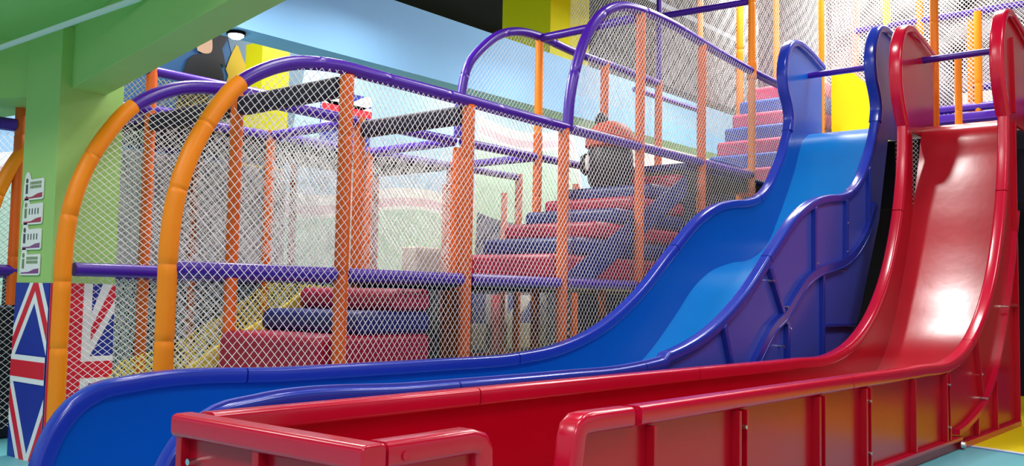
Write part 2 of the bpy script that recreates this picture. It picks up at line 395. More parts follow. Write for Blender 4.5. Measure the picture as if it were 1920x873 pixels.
# ------------------------------------------------------------------ height signs on the column
SG = mat('sign_card', 'F4F2EC', 0.4); SGR = mat('sign_crimson', 'B02848', 0.4); SGP = mat('sign_plum', '8C4A86', 0.4); SGG = mat('sign_olive', '6E8A4A', 0.4); SGD = mat('sign_dark', '3A3A3A', 0.4)
def sign(zc, which, swoosh, glyph, rows, label):
    s = empty('height_sign', (2.85, 6.5, zc - 0.07), label, 'sign', 'small white signs in a column on the green pillar')
    X0 = 2.846; yL, yR = 6.70, 6.405     # left in the picture is larger Y
    hw = 0.075
    card = [(yR, zc - hw + .01), (yR, zc + hw - .02), (yR + .012, zc + hw - .01), (yL - .10, zc + hw - .012), (yL - .075, zc + hw + .035), (yL - .045, zc + hw + .045), (yL - .02, zc + hw + .02), (yL, zc + .02), (yL, zc - hw + .01), (yL - .012, zc - hw), (yR + .012, zc - hw)]
    def flat(pts, d0, d1, name, m):
        n = len(pts); V = [(X0 - d0, p[0], p[1]) for p in pts] + [(X0 - d1, p[0], p[1]) for p in pts]
        F = [tuple(range(n)), tuple(range(2*n-1, n-1, -1))] + [(i, (i+1) % n, (i+1) % n + n, i + n) for i in range(n)]
        o = link(name, V, F, m, s); fix_normals(o); return o
    flat(card, 0, 0.006, 'card', SG)
    flat([(yR + .012, zc - hw + .012), (yR + .012, zc - hw + .045), (yR + .08, zc - hw + .04), (yR + .16, zc - hw + .022), (yL - .02, zc - hw + .018), (yL - .02, zc - hw + .010)], 0.0061, 0.0072, 'colour_wave', swoosh)
    mb = MB()
    n = 7 if rows == 2 else 4
    for rr in range(rows):
        for k in range(n):
            yy = yL - .10 - k * (.17 / n); zz = zc + (.038 - rr * .026) if rows == 2 else zc + .012
            h = .010 if rows == 2 else .020
            mb.box(X0 - 0.0075, X0 - 0.0061, yy - (.17 / n) * (.7 if rows == 2 else .3), yy, zz - h, zz + h)
    mb.build('lettering', glyph, s)
    mb = MB(); mb.tube([(X0 - .0061, yL - .05, zc + .058), (X0 - .0075, yL - .05, zc + .058)], .017, 14); mb.box(X0 - .0075, X0 - .0061, yL - .066, yL - .034, zc - .03, zc + .034)
    mb.build('little_figure', SGG if which % 2 else SGD, s)
sign(1.79, 0, SGR, SGG, 2, 'topmost of four small signs on the green column, crimson wave')
sign(1.625, 1, SGR, SGD, 1, 'second sign from the top on the green column, green figure and dark bars')
sign(1.455, 2, SGP, SGD, 1, 'third sign from the top on the green column, pale plum wave')
sign(1.285, 3, SGP, SGG, 2, 'lowest small sign on the green column, just above the flag wrap')

# ------------------------------------------------------------------ union flag wrap round the column foot
fl = empty('flag_wrap', (2.85, 6.26, 0), 'union flag wrap around the foot of the green column', 'flag wrap')
def faceX(pts, d, m, name):          # on the column's left face; pts in (fraction from far edge 0..1, z)
    V = [(2.85 - d, 6.76 - 0.5 * p[0], p[1]) for p in pts]; n = len(V); V2 = [(v[0] - .001, v[1], v[2]) for v in V]
    o = link(name, V + V2, [tuple(range(n)), tuple(range(2*n-1, n-1, -1))] + [(i, (i+1) % n, (i+1) % n + n, i + n) for i in range(n)], m, fl); fix_normals(o)
def faceY(pts, d, m, name):          # on the column's right face; pts in (X, z)
    MB().prism_xz(pts, 6.26 - d - .001, 6.26 - d).build(name, m, fl)
MB().box(2.846, 2.849, 6.257, 6.76, 0, 1.16).box(2.846, 3.29, 6.2560, 6.259, 0, 1.16).build('blue_ground', FBLUE, fl)
def band(a, b, wd, lo=0.0, hi=1.0):
    """parallelogram between two points (fraction, z), horizontal width wd; clipped in fraction"""
    pts = [(a[0] - wd / 2, a[1]), (a[0] + wd / 2, a[1]), (b[0] + wd / 2, b[1]), (b[0] - wd / 2, b[1])]
    return clip(pts, lo, hi)
def clip(pts, lo, hi):
    for s_, lim in ((1, lo), (-1, hi)):
        out = []
        for i in range(len(pts)):
            p, q = pts[i], pts[(i+1) % len(pts)]
            ip, iq = s_ * (p[0] - lim) >= 0, s_ * (q[0] - lim) >= 0
            if ip: out.append(p)
            if ip != iq:
                t = (lim - p[0]) / (q[0] - p[0]); out.append((lim, p[1] + (q[1] - p[1]) * t))
        pts = out
        if not pts: return []
    return pts
for q_, (a, b_) in enumerate((((0.62, 1.16), (-0.12, 0.66)), ((0.62, 1.16), (1.22, 0.66)), ((-0.12, 0.52), (0.45, 0.0)), ((1.3, 0.52), (0.72, 0.0)))):
    p = band(a, b_, 0.36)
    if p: faceX(p, 0.005 + q_ * .0003, FWHITE, 'white_diagonal')
    p = band((a[0], a[1]), (b_[0], b_[1]), 0.14)
    if p: faceX(p, 0.0068 + q_ * .0003, FRED, 'red_diagonal')
faceX([(0, .50), (1, .50), (1, .68), (0, .68)], 0.0094, FWHITE, 'white_cross'); faceX([(0, .535), (1, .535), (1, .645), (0, .645)], 0.0108, FRED, 'red_cross')
for pts, d, m, nm in (([(3.06, 1.16), (3.29, 1.16), (3.29, 1.1), (3.09, .68), (3.06, .72)], 0.0052, FBLUE, 'blue_corner'),
                      ([(3.2, 1.16), (3.29, 1.16), (3.29, .98), (3.12, .66), (3.06, .66), (3.06, .76)], 0.0060, FWHITE, 'white_diagonal'),
                      ([(3.27, 1.16), (3.29, 1.16), (3.29, 1.06), (3.12, .76), (3.12, .84)], 0.0070, FRED, 'red_diagonal'),
                      ([(2.85, 0), (3.13, 0), (3.13, 1.16), (2.85, 1.16)], 0.0080, FWHITE, 'white_cross'),
                      ([(2.85, .5), (3.29, .5), (3.29, .68), (2.85, .68)], 0.0088, FWHITE, 'white_cross'),
                      ([(2.85, 0), (3.07, 0), (3.07, .535), (3.29, .535), (3.29, .645), (3.07, .645), (3.07, 1.16), (2.85, 1.16)], 0.0096, FRED, 'red_cross')):
    faceY(pts, d, m, nm)

# ================================================================== SLIDES
def slide(kind):
    red = kind == 'red'
    if red:
        yn, yf = 2.12, 3.15      # outer faces of near and far side
        rimP = [(1.90, .68), (3.4, .68), (5.6, .68), (7.2, .68), (7.9, .69), (8.41, .80), (8.92, 1.06), (9.25, 1.36), (9.49, 1.70), (9.68, 2.1), (9.80, 2.55), (9.83, 2.92)]
        topP = [(9.83, 2.92), (9.74, 3.06), (9.66, 3.22), (9.62, 3.45), (9.66, 3.70), (9.80, 3.90), (10.02, 3.98), (10.25, 3.96), (10.86, 3.84)]
        bedP = [(1.95, .20), (5.0, .20), (7.4, .22), (8.3, .27), (8.8, .40), (9.25, .67), (9.66, 1.18), (9.93, 1.65), (10.12, 2.08), (10.33, 2.6), (10.5, 2.98), (10.6, 3.02), (10.86, 3.03)]
        mats = (RED, REDRIM, REDBED, RED); xb = 10.86
        seam_n = [(3.36, .68), (5.8, .68), (8.5, .84), (9.72, 2.2)]; seam_f = [(3.45, .68), (5.6, .68), (8.2, .72), (9.68, 2.05)]
        t = empty('red_slide', (6.0, 2.63, 0), 'long red plastic wave slide nearest the viewer', 'slide', 'twin plastic slides')
    else:
        yn, yf = 3.42, 4.50
        k = 0.99
        rimP = [(1.96, .06), (1.97, .22), (2.0, .36), (2.06, .50), (2.14, .60), (2.26, .67), (2.45, .70), (3.4, .70), (4.6, .70), (5.4, .71), (5.9, .76), (6.47, .91), (7.0, 1.17), (7.6, 1.59), (8.12, 1.93), (8.45, 2.06), (8.77, 2.13), (9.1, 2.17), (9.38, 2.24), (9.62, 2.38), (9.8, 2.57), (10.02, 2.86), (10.12, 3.05)]
        topP = [(10.12, 3.05), (10.16, 3.2), (10.12, 3.32), (10.02, 3.48), (9.98, 3.66), (10.02, 3.86), (10.15, 4.04), (10.38, 4.12), (10.6, 4.10), (11.12, 3.98)]
        bedP = [(2.1, .18), (4.8, .20), (5.8, .24), (6.4, .36), (7.05, .57), (7.68, .99), (8.0, 1.24), (8.27, 1.38), (8.75, 1.50), (9.2, 1.56), (9.55, 1.70), (9.93, 2.1), (10.28, 2.56), (10.6, 3.02), (10.72, 3.08), (11.12, 3.09)]
        mats = (BLUE, BLUERIM, BLUEBED, BLUEOUT); xb = 11.12
        seam_n = [(3.7, .70), (5.55, .73), (7.5, 1.5), (9.4, 2.25)]; seam_f = [(3.1, .7), (5.4, .71), (7.65, 1.62), (9.38, 2.24)]
        t = empty('blue_slide', (6.0, 3.96, 0), 'long blue plastic wave slide between the red slide and the nets', 'slide', 'twin plastic slides')
    wall, rim, bedm, outm = mats
    R = spline(rimP, .05); T = spline(topP, .04); B = spline(bedP, .06)
    # side walls: near wall of the red slide has an opening for stepping out
    for side, y0 in (('near', yn + .035), ('far', yf - .065)):
        full = R[:-1] + T
        if red and side == 'near':
            MB().prism_xz([(1.93, 0.03), (2.42, 0.03), (2.42, .66), (1.93, .66)], y0, y0 + .03).build('side_wall', wall, t)
            seg_ = [p for p in full if p[0] >= 3.02]
            poly = [(3.02, .03)] + [(p[0], p[1] - .01) for p in seg_] + [(xb, 3.8), (xb, 2.9), (10.12, 2.9), (10.1, .03)]
        elif red:
            poly = [(1.93, .03)] + [(p[0], p[1] - .01) for p in full] + [(xb, 3.8), (xb, 2.9), (10.12, 2.9), (10.1, .03)]
        else:
            poly = [(2.06, .03)] + [(p[0] + .01, p[1] - .01) for p in full] + [(xb, 3.9), (xb, 2.98), (10.5, 2.9), (10.2, 2.0), (9.6, 1.0), (9.0, .4), (8.6, .03)]
        o = MB().prism_xz(poly, y0, y0 + .03).build('side_wall', wall if (side == 'far' or red) else outm, t)
    # rims in moulded lengths
    def rims(P, seams, y0, y1, wmul=1.0):
        s = [0] + [arclen(P, q) for q in seams] + [1e9]
        L = sum(math.hypot(P[i][0] - P[i-1][0], P[i][1] - P[i-1][1]) for i in range(1, len(P))); s[-1] = L
        for a, b_ in zip(s[:-1], s[1:]):
            seg_ = cut(P, a + .005, b_ - .005)
            sweep_xz(seg_, rrect(y0, y1, -.075, .008, .022), 'rim', rim, t)
    rw = .10
    if red:
        rims([p for p in R if p[0] >= 3.36], seam_n[1:], yn, yn + rw)
        rims([p for p in R if p[0] > 1.99], seam_f, yf - rw, yf)
        # the short near rim beyond the opening, its turned-down ends, and the end wall with its rim
        sweep_xz([(1.99, .68), (2.2, .68), (2.38, .682), (2.44, .665), (2.47, .62), (2.475, .5), (2.48, .05)], rrect(yn, yn + rw, -.075, .008, .022), 'rim', rim, t)
        sweep_xz([(2.88, .05), (2.93, .5), (2.945, .60), (2.965, .65), (3.01, .678), (3.08, .682), (3.35, .68)], rrect(yn, yn + rw, -.075, .008, .022), 'rim', rim, t)
        # end wall runs across
        MB().box(1.93, 1.96, yn + .03, yf - .03, .03, .67).build('end_wall', wall, t)
        sec = rrect(1.885, 1.985, .605, .688, .022)
        V = [(a, y, n_) for y in (yn + .0, yf + .0) for (a, n_) in sec]; k_ = len(sec)
        o = link('end_rim', V, [(j, (j+1) % k_, (j+1) % k_ + k_, j + k_) for j in range(k_)] + [tuple(range(k_)), tuple(range(2*k_-1, k_-1, -1))], rim, t, False, None, .008); fix_normals(o)
        for yy in (yn + .02, yf - .06, (yn + yf) / 2): MB().box(1.895, 1.935, yy, yy + .035, .03, .62).build('rib', wall, t, bevel=.004)
    else:
        rims([(p[0], p[1] - (.03 if p[1] < .75 else 0)) for p in R], seam_n, yn, yn + rw); rims(R, seam_f, yf - rw, yf)
    for (y0, y1) in ((yn - .01, yn + .115), (yf - .115, yf + .01)):
        sweep_xz(T, rrect(y0, y1, -.07, .01, .028), 'guard_rim', rim, t)
    # bed
    sweep_xz(B, [(yn + .06, 0), (yf - .06, 0), (yf - .06, -.03), (yn + .06, -.03)], 'bed', bedm, t)
    # grab rail between the two guard plates
    gx, gz = (10.5, 3.72) if red else (10.72, 3.78)
    m_ = MB(); m_.tube([(gx, yn + .06, gz), (gx, yf - .06, gz)], .036, 16); m_.build('grab_rail', PURPLE, t, True)
    # outer ribs and curved flange on both outer sides
    def in_rim(x):
        return max([p[1] for p in R if abs(p[0] - x) < .06] or [.68])
    def bolt(x, z, par=None):
        ribs_ = [c for c in t.children if c.name.startswith('rib') and not c.name.startswith('rivet')]
        near_ = min(ribs_, key=lambda c: abs(sum(v.co.x for v in c.data.vertices) / len(c.data.vertices) + t.location.x - x))
        m_ = MB(); m_.tube([(x, y_o - .004, z), (x, y_o - .056, z)], [.012, .010], 10); m_.build('bolt', STEEL, near_, True)
    y_o = yn + .036
    if red:
        Bo = [(p[0] + .03, p[1] - .10) for p in B if 8.0 < p[0] < 10.15 and p[1] < 2.3]
        sweep_xz(Bo, [(y_o - .045, .02), (y_o, .02), (y_o, -.02), (y_o - .045, -.02)], 'curved_flange', rim, t)
        ribs = [3.5, 4.28, 4.36, 5.26, 5.34, 6.0, 6.08, 6.97, 7.72, 7.80]
        for x in ribs:
            MB().box(x - .012, x + .012, y_o - .045, y_o, .10, .60).build('rib', wall, t, bevel=.003)
        for x in (8.75,):
            MB().prism_xz([(8.62, .86), (8.68, .88), (8.82, .40), (8.76, .37)], y_o - .045, y_o).build('rib', wall, t, bevel=.003)
        MB().prism_xz([(9.25, .05), (9.28, .05), (9.28, .60), (9.25, .55)], y_o - .04, y_o).build('rib', wall, t, bevel=.003)
        MB().prism_xz([(8.62, .06), (8.65, .06), (8.65, .22), (8.62, .2)], y_o - .04, y_o).build('rib', wall, t, bevel=.003)
        MB().box(9.74, 10.1, y_o - .04, y_o, 1.12, 1.15).build('rib', wall, t, bevel=.003)
        MB().box(10.07, 10.10, y_o - .045, y_o, .03, 2.9).build('rib', wall, t, bevel=.003)
        MB().box(3.0, 8.1, y_o - .05, y_o, .07, .10).build('base_flange', rim, t, bevel=.004)
        MB().box(3.0, 8.1, y_o - .02, y_o, .0, .07).build('base_strip', wall, t, bevel=.003)
        MB().prism_xz([(8.1, .0), (10.1, .0), (10.1, .05), (8.1, .05)], y_o - .05, y_o).build('base_flange', rim, t, bevel=.004)
        MB().prism_xz([(10.1, 3.72), (10.14, 3.74), (10.2, 3.0), (10.16, 3.0)], y_o - .03, y_o).build('rib', wall, t, bevel=.003)
        for x, z in ((4.32, .52), (6.04, .52), (6.04, .20), (7.76, .52), (7.76, .2), (8.72, .55), (9.62, 1.12), (4.32, .2), (8.85, .34)): bolt(x, z)
        m_ = MB(); m_.tube([(8.07, y_o - .05, .04), (8.07, y_o - .075, .04)], [.03, .024], 14); m_.build('anchor_bolt', STEEL, t, True)
        m_ = MB(); m_.tube([(1.885, yf - .12, .53), (1.93, yf - .12, .53)], [.012, .012], 10); m_.build('bolt', STEEL, t, True)
        m_ = MB(); m_.tube([(1.885, yn + .12, .53), (1.93, yn + .12, .53)], [.012, .012], 10); m_.build('bolt', STEEL, t, True)
        for yy in (yn - .006,):
            m_ = MB(); m_.tube([(2.06, yn - .006, .64), (2.06, yn + .02, .64)], [.016, .016], 10); m_.build('rivet', rim, t, True)
    else:
        fl_ = [(7.0, .45), (7.28, .71), (7.55, .92), (7.78, 1.02), (8.0, 1.17), (8.22, 1.31), (8.5, 1.41), (8.85, 1.47), (9.12, 1.52), (9.4, 1.62), (9.75, 1.85), (10.0, 2.15)]
        sweep_xz(spline(fl_, .06), [(y_o - .05, .035), (y_o, .035), (y_o, -.035), (y_o - .05, -.035)], 'curved_flange', rim, t)
        sweep_xz(spline([(p[0] + .0, p[1]) for p in fl_], .06), rrect(y_o - .056, y_o - .04, -.05, -.03, .006, 2), 'flange_bead', rim, t)
        for q in ([(6.64, .92), (6.68, .95), (6.86, .5), (6.82, .5)], [(7.44, 1.40), (7.48, 1.43), (7.82, .95), (7.78, .93)], [(7.80, .95), (7.84, .95), (7.86, .1), (7.82, .1)],
                  [(8.40, 1.98), (8.44, 2.0), (8.44, 1.38), (8.40, 1.36)], [(9.18, 2.12), (9.22, 2.13), (9.20, 1.55), (9.16, 1.55)], [(8.58, 1.4), (8.62, 1.4), (8.62, .3), (8.58, .3)],
                  [(8.62, .9), (9.4, .9), (9.4, .93), (8.62, .93)], [(9.8, 2.5), (9.84, 2.53), (9.84, 1.95), (9.8, 1.92)]):
            MB().prism_xz(q, y_o - .045, y_o).build('rib', rim, t, bevel=.003)
        for x, z in ((7.78, 1.08), (7.84, .9), (8.44, 1.48), (9.18, 1.62), (9.2, 1.9), (7.5, 1.3), (9.1, 1.44), (7.7, .75)): bolt(x, z)
    return t
slide('red'); slide('blue')

def pad(name, x0, x1, y0, y1, z0, z1, m, label, cat='deck pad', bevel=.02, group=None):
    o = MB().box(x0, x1, y0, y1, z0, z1).build(name, m, None, False, bevel); return tag(o, label, cat, group)
# ================================================================== PLAY FRAME
Y1, Y2, Y3, Y4 = 4.82, 6.05, 7.28, 8.5
GX = [2.83, 4.06, 5.25, 6.45, 7.65, 8.85, 10.02]
def hoop_path(y, z_lo, part):
    P = []
    pts = spline([(2.83, 0.0), (2.83, 1.1), (2.835, 1.43), (2.865, 1.66), (2.95, 1.92), (3.07, 2.14), (3.25, 2.36), (3.40, 2.46), (3.58, 2.54), (3.92, 2.60), (4.3, 2.60)], .05)
    c_ = [i for i, p in enumerate(pts) if p[0] <= 3.27][-1]
    if part == 'orange': return [(p[0], y, p[1]) for p in pts[:c_ + 1]]
    return [(p[0], y, p[1]) for p in pts[c_:]]
def hoop_poly(inset=0.04):
    pts = spline([(2.83, 0.0), (2.83, 1.1), (2.835, 1.43), (2.865, 1.66), (2.95, 1.92), (3.07, 2.14), (3.25, 2.36), (3.40, 2.46), (3.58, 2.54), (3.92, 2.60), (4.3, 2.60)], .12)
    return [(p[0] + inset, p[1] - inset * 0.8) for p in pts]

# --- front frame
fr = empty('play_frame', (6.4, Y1, 0), 'front netted frame wall beside the blue slide, with orange hoop and purple rails', 'climbing frame', 'netted frame walls')
pipe(hoop_path(Y1, 0, 'orange'), fr, ORANGE, 0.053, 'hoop_post', 0.42, 0.85)
pipe(hoop_path(Y1, 0, 'purple') + [(5.2, Y1, 2.59), (6.5, Y1, 2.57)], fr, PURPLE, 0.046, 'top_rail', 0.6, 0.62)
bar((6.5, Y1, 2.57), (10.0, Y1, 2.55), fr, PURPLE, .045, 'rail')
for a, b_ in ((2.86, 4.0), (4.1, 5.2), (5.3, 6.4), (6.5, 7.6), (7.7, 8.8)): bar((a, Y1, 1.25), (b_, Y1, 1.25), fr, PURPLE, .044, 'rail', 5, 4)
for x in GX[1:4]: post(x, Y1, 0, 2.56, fr, r=.048)
for x in GX[4:6]: post(x, Y1, 0, 3.84, fr, r=.046)
post(GX[6], Y1, 2.4, 5.4, fr, ORANGE, .043); post(GX[6], Y1, 0, 2.4, fr)
A = spline([(6.50, 2.58), (6.53, 2.85), (6.61, 3.12), (6.72, 3.36), (6.87, 3.57), (7.05, 3.72), (7.27, 3.82), (7.6, 3.87), (8.1, 3.88), (8.9, 3.82), (10.0, 3.75), (10.9, 3.72)], .05)
pipe([(p[0], Y1, p[1]) for p in A], fr, PURPLE, .047, 'arch_pipe', 0.75, .5)
mb = MB(); sleeve(mb, [(10.02, Y1, 3.66), (10.02, Y1, 3.84)], .056, 14, 9, 5); mb.build('clamp_sleeve', ORANGE, fr, True)
yn_ = Y1 - .062
Hp = hoop_poly()
Hp = [(Hp[0][0], .3)] + [p for p in Hp if p[1] > .3 and p[0] < 4.0]
net('net_panel', 'Y', yn_, Hp + [(4.06, 2.545), (4.06, .3)], fr, None, .058, .060, .0023, .1)
net('net_panel', 'Y', yn_, [(4.06, .3), (5.25, .3), (5.25, 2.54), (4.06, 2.545)], fr, None, .048, .062, .0023, .12)
net('net_panel', 'Y', yn_, [(5.25, .3), (6.47, .3), (6.47, 2.54), (5.25, 2.54)], fr, None, .048, .062, .0023, .12)
net('net_panel', 'Y', yn_, [(6.47, .35), (10.0, .35), (10.0, 2.6), (6.55, 2.6), (6.47, 2.5)], fr, None, .048, .064, .0021, .12)
Au = [(p[0] + .03, p[1] - .03) for p in A if p[0] < 10.02][::2]
net('net_panel', 'Y', yn_, Au + [(10.0, 2.6), (6.55, 2.6)], fr, None, .048, .064, .0022, .12)
net('net_panel', 'Y', Y1 + .03, [(10.05, 2.5), (13.4, 2.5), (13.4, 6.3), (10.05, 5.6)], fr, None, .05, .066, .0021, .3)

# --- second frame
f2 = empty('play_frame', (6.4, Y2, 0), 'second netted frame wall, one bay behind the front one, hoop beside the green column', 'climbing frame', 'netted frame walls')
pipe(hoop_path(Y2, 0, 'orange'), f2, ORANGE, 0.053, 'hoop_post', 0.42, 0.75)
pipe(hoop_path(Y2, 0, 'purple'), f2, PURPLE, 0.048, 'top_rail', 0.9, 0.8)
bar((4.1, Y2, 2.57), (5.2, Y2, 2.56), f2)
for a, b_ in ((2.9, 4.0), (4.1, 5.2), (5.3, 6.4), (6.5, 7.6), (7.7, 8.8), (8.9, 10)): bar((a, Y2, 1.25), (b_, Y2, 1.25), f2, PURPLE, .044, 'rail', 5, 4)
for a, b_ in ((5.3, 6.4), (6.5, 7.6), (7.7, 8.8), (8.9, 10.0)): bar((a, Y2, 2.56), (b_, Y2, 2.56), f2, PURPLE, .042, 'rail', 5, 4)
for x in (4.06, 5.25): post(x, Y2, 0, 2.6, f2)
post(6.45, Y2, 0, 2.5, f2)
post(7.65, Y2, 0, 2.8, f2); post(7.65, Y2, 2.62, 3.78, f2, ORANGE, .042)
for x in (8.85, 10.02): post(x, Y2, 0, 3.8, f2)
post(12.2, Y2, 2.5, 5.6, f2, ORANGE, .05); post(13.4, Y2, 2.5, 6.2, f2, ORANGE, .045)
mb = MB(); sleeve(mb, [(10.02, Y2, 3.8), (10.02, Y2, 5.4)], .035, 12, 9, 5); mb.build('upright_pipe', PURPLE, f2, True)
A2 = spline([(6.45, 2.6), (6.47, 2.95), (6.58, 3.32), (6.77, 3.52), (7.04, 3.71), (7.33, 3.80), (7.63, 3.82), (8.2, 3.79), (9.2, 3.78), (10.0, 3.77)], .05)
pipe([(p[0], Y2, p[1]) for p in A2], f2, PURPLE, .044, 'arch_pipe', 0.8, .6)
Hp2 = [(Hp[0][0], .2)] + Hp[1:]
net('net_panel', 'Y', Y2 + .05, Hp2 + [(4.06, 2.5), (4.06, .2)], f2, None, .064, .046, .0023, .15)
net('net_panel', 'Y', Y2 + .05, [(4.1, 1.3), (5.25, 1.3), (5.25, 2.5), (4.1, 2.5)], f2, None, .055, .055, .0023, .2)
net('net_panel', 'Y', Y2 + .05, [(5.3, 1.3), (6.4, 1.3), (6.4, 2.5), (5.3, 2.5)], f2, None, .048, .055, .002, .3)
net('net_panel', 'Y', Y2 + .05, [(6.5, 2.6)] + [(p[0] + .03, p[1] - .03) for p in A2 if p[0] < 10][::2] + [(10.0, 2.6)], f2, None, .05, .06, .0014, .3)
net('net_panel', 'Y', Y2 + .05, [(6.5, 1.3), (10.0, 1.3), (10.0, 2.5), (6.5, 2.5)], f2, None, .05, .06, .0016, .3)
net('net_panel', 'Y', Y2 + .05, [(10.02, 3.8), (15.5, 3.8), (15.5, 6.6), (10.02, 5.6)], f2, None, .05, .06, .0020, .4)

# --- third frame
f3 = empty('play_frame', (6.4, Y3, 0), 'third netted frame wall, deeper inside the structure', 'climbing frame', 'netted frame walls')
pipe(hoop_path(Y3, 0, 'orange'), f3, ORANGE, 0.05, 'hoop_post', 0.5, 0.8)
pipe(hoop_path(Y3, 0, 'purple'), f3, PURPLE, 0.045, 'top_rail', 0.9, 0.8)
post(3.04, Y3, 1.0, 2.5, f3, ORANGEP, .04)
bar((1.6, Y3, 2.32), (3.0, Y3, 2.32), f3)
post(4.06, Y3, 0, 2.95, f3, r=.045); post(5.25, Y3, 0, 2.6, f3, r=.045); post(6.45, Y3, 0, 2.6, f3, r=.045); post(7.65, Y3, 0, 2.6, f3, r=.045); post(8.85, Y3, 0, 2.6, f3, r=.045); post(10.02, Y3, 0, 2.6, f3, r=.045)
post(13.3, Y3, 2.5, 6.3, f3, ORANGE, .045)
for a, b_ in ((1.6, 4.0), (4.1, 5.2), (5.3, 6.4), (6.5, 7.6), (7.7, 8.8)):
    bar((a, Y3, 1.25), (b_, Y3, 1.25), f3, PURPLE, .042, 'rail', 5, 4)
for a, b_ in ((4.1, 5.2), (5.3, 6.4), (6.5, 7.6), (7.7, 8.8)): bar((a, Y3, 2.56), (b_, Y3, 2.56), f3, PURPLE, .042, 'rail', 5, 4)
bar((3.7, Y3, 2.93), (5.25, Y3, 2.93), f3, PURPLE, .04, 'rail', 5, 4)
bar((11.4, Y3, 4.1), (13.3, Y3, 4.1), f3, PURPLE, .04, 'rail', 1.2, .6)
bar((1.6, Y3, .08), (2.78, Y3, .08), f3, PURPLE, .07, 'floor_roll', 5, 4)
net('net_panel', 'Y', Y3 + .05, [(1.4, .1), (2.8, .1), (2.8, 2.3), (1.4, 2.3)], f3, None, .06, .055, .0023, .2)
net('net_panel', 'Y', Y3 + .05, [(2.87, .1), (4.0, .1), (4.0, 2.5), (3.3, 2.3), (2.87, 1.6)], f3, None, .062, .05, .002, .3)
net('net_panel', 'Y', Y3 + .05, [(4.06, .1), (5.25, .1), (5.25, 2.5), (4.06, 2.5)], f3, None, .05, .05, .0032, .3)
net('net_panel', 'Y', Y3 + .05, [(5.3, .1), (6.4, .1), (6.4, 2.45), (5.3, 2.45)], f3, None, .05, .055, .0026, .3)
net('net_panel', 'Y', Y3 + .05, [(6.5, .1), (10, .1), (10, 2.45), (6.5, 2.45)], f3, None, .055, .06, .0016, .4)
net('net_panel', 'Y', Y3 + .05, [(3.75, 2.5), (5.2, 2.5), (5.2, 2.9), (3.75, 2.9)], f3, NETY, .05, .05, .002, .3)
net('net_panel', 'Y', Y3 + .05, [(9.9, 3.8), (15.5, 3.8), (15.5, 6.6), (9.9, 6.0)], f3, None, .05, .06, .0020, .4)

pad('floor_board', 1.8, 3.3, 7.5, 7.56, 0, .98, DKNAVY, 'dark navy board low behind the net at the far left edge', 'panel')
# --- fourth frame
f4 = empty('play_frame', (6.4, Y4, 0), 'rearmost netted frame wall against the dark shade backdrop', 'climbing frame', 'netted frame walls')
for x in (4.06, 5.25, 6.45, 7.65, 8.85, 10.02): post(x, Y4, 0, 2.55, f4, r=.042)
bar((2.9, Y4, 1.25), (10, Y4, 1.25), f4); bar((2.9, Y4, 2.5), (6.3, Y4, 2.5), f4, r=.04)
net('net_panel', 'Y', Y4, [(4.06, .05), (6.45, .05), (6.45, 2.45), (4.06, 2.45)], f4, None, .045, .05, .0036, .5)
net('net_panel', 'Y', Y4, [(2.9, .05), (4.06, .05), (4.06, 2.45), (2.9, 2.45)], f4, None, .06, .06, .0022, .5)

net('net_panel', 'Y', Y4, [(6.5, .05), (11, .05), (11, 1.2), (6.5, 1.2)], f4, None, .05, .055, .0024, .5)
# --- cross nets and cross rails between the frame walls
for x, nm in ((4.06, 'first'), (5.25, 'second'), (6.45, 'third'), (7.65, 'fourth')):
    fc = empty('net_divider', (x, Y2, 0), nm + ' crosswise row of purple rails and nets, counted from the orange hoops', 'climbing frame', 'crosswise rails and nets')
    if x in (5.25, 6.45): net('net_panel', 'X', x, [(Y3, 1.3), (Y4, 1.3), (Y4, 2.5), (Y3, 2.5)], fc, None, .05, .055, .0030, .4)
    if x == 6.45: net('net_panel', 'X', x, [(Y2, 1.3), (Y3, 1.3), (Y3, 2.5), (Y2, 2.5)], fc, None, .05, .055, .002, .4)
    if x == 5.25: net('net_panel', 'X', x, [(Y2, .05), (Y3, .05), (Y3, 2.5), (Y2, 2.5)], fc, None, .045, .05, .0032, .4)
    if x == 4.06: net('net_panel', 'X', x, [(Y3, .05), (Y4, .05), (Y4, 2.45), (Y3, 2.45)], fc, None, .05, .05, .0028, .4)
    for z in (1.25, 2.56):
        if x == 4.06 and z > 2: continue
        bar((x, Y2 + .05, z), (x, Y3 - .05, z), fc, PURPLE, .042, 'rail', 5, 4)
    bar((x, Y3 + .05, 2.56), (x, Y4 - .05, 2.56), fc, PURPLE, .04, 'rail', 5, 4)
    if x == 7.65: bar((7.65, Y1 + .05, 3.81), (7.65, Y2 - .02, 3.8), fc, PURPLE, .043, 'rail', 5, 4)
    if x < 6: MB().box(x - .05, x + .05, Y1 + .05, Y2 - .05, 2.42, 2.56).build('dark_roll', DECK, fc, bevel=.03)
    if x == 4.06: MB().box(x - .05, x + .05, Y2 + .05, Y3 - .05, 2.42, 2.56).build('dark_roll', DECK, fc, bevel=.03)
tag(bar((10.02, Y1 + .04, 4.57), (10.02, Y2 - .04, 4.6), None, PURPLE, .04, 'cross_rail', 5, 4), 'high purple rail running back from the top of the tall bare orange post', 'rail')

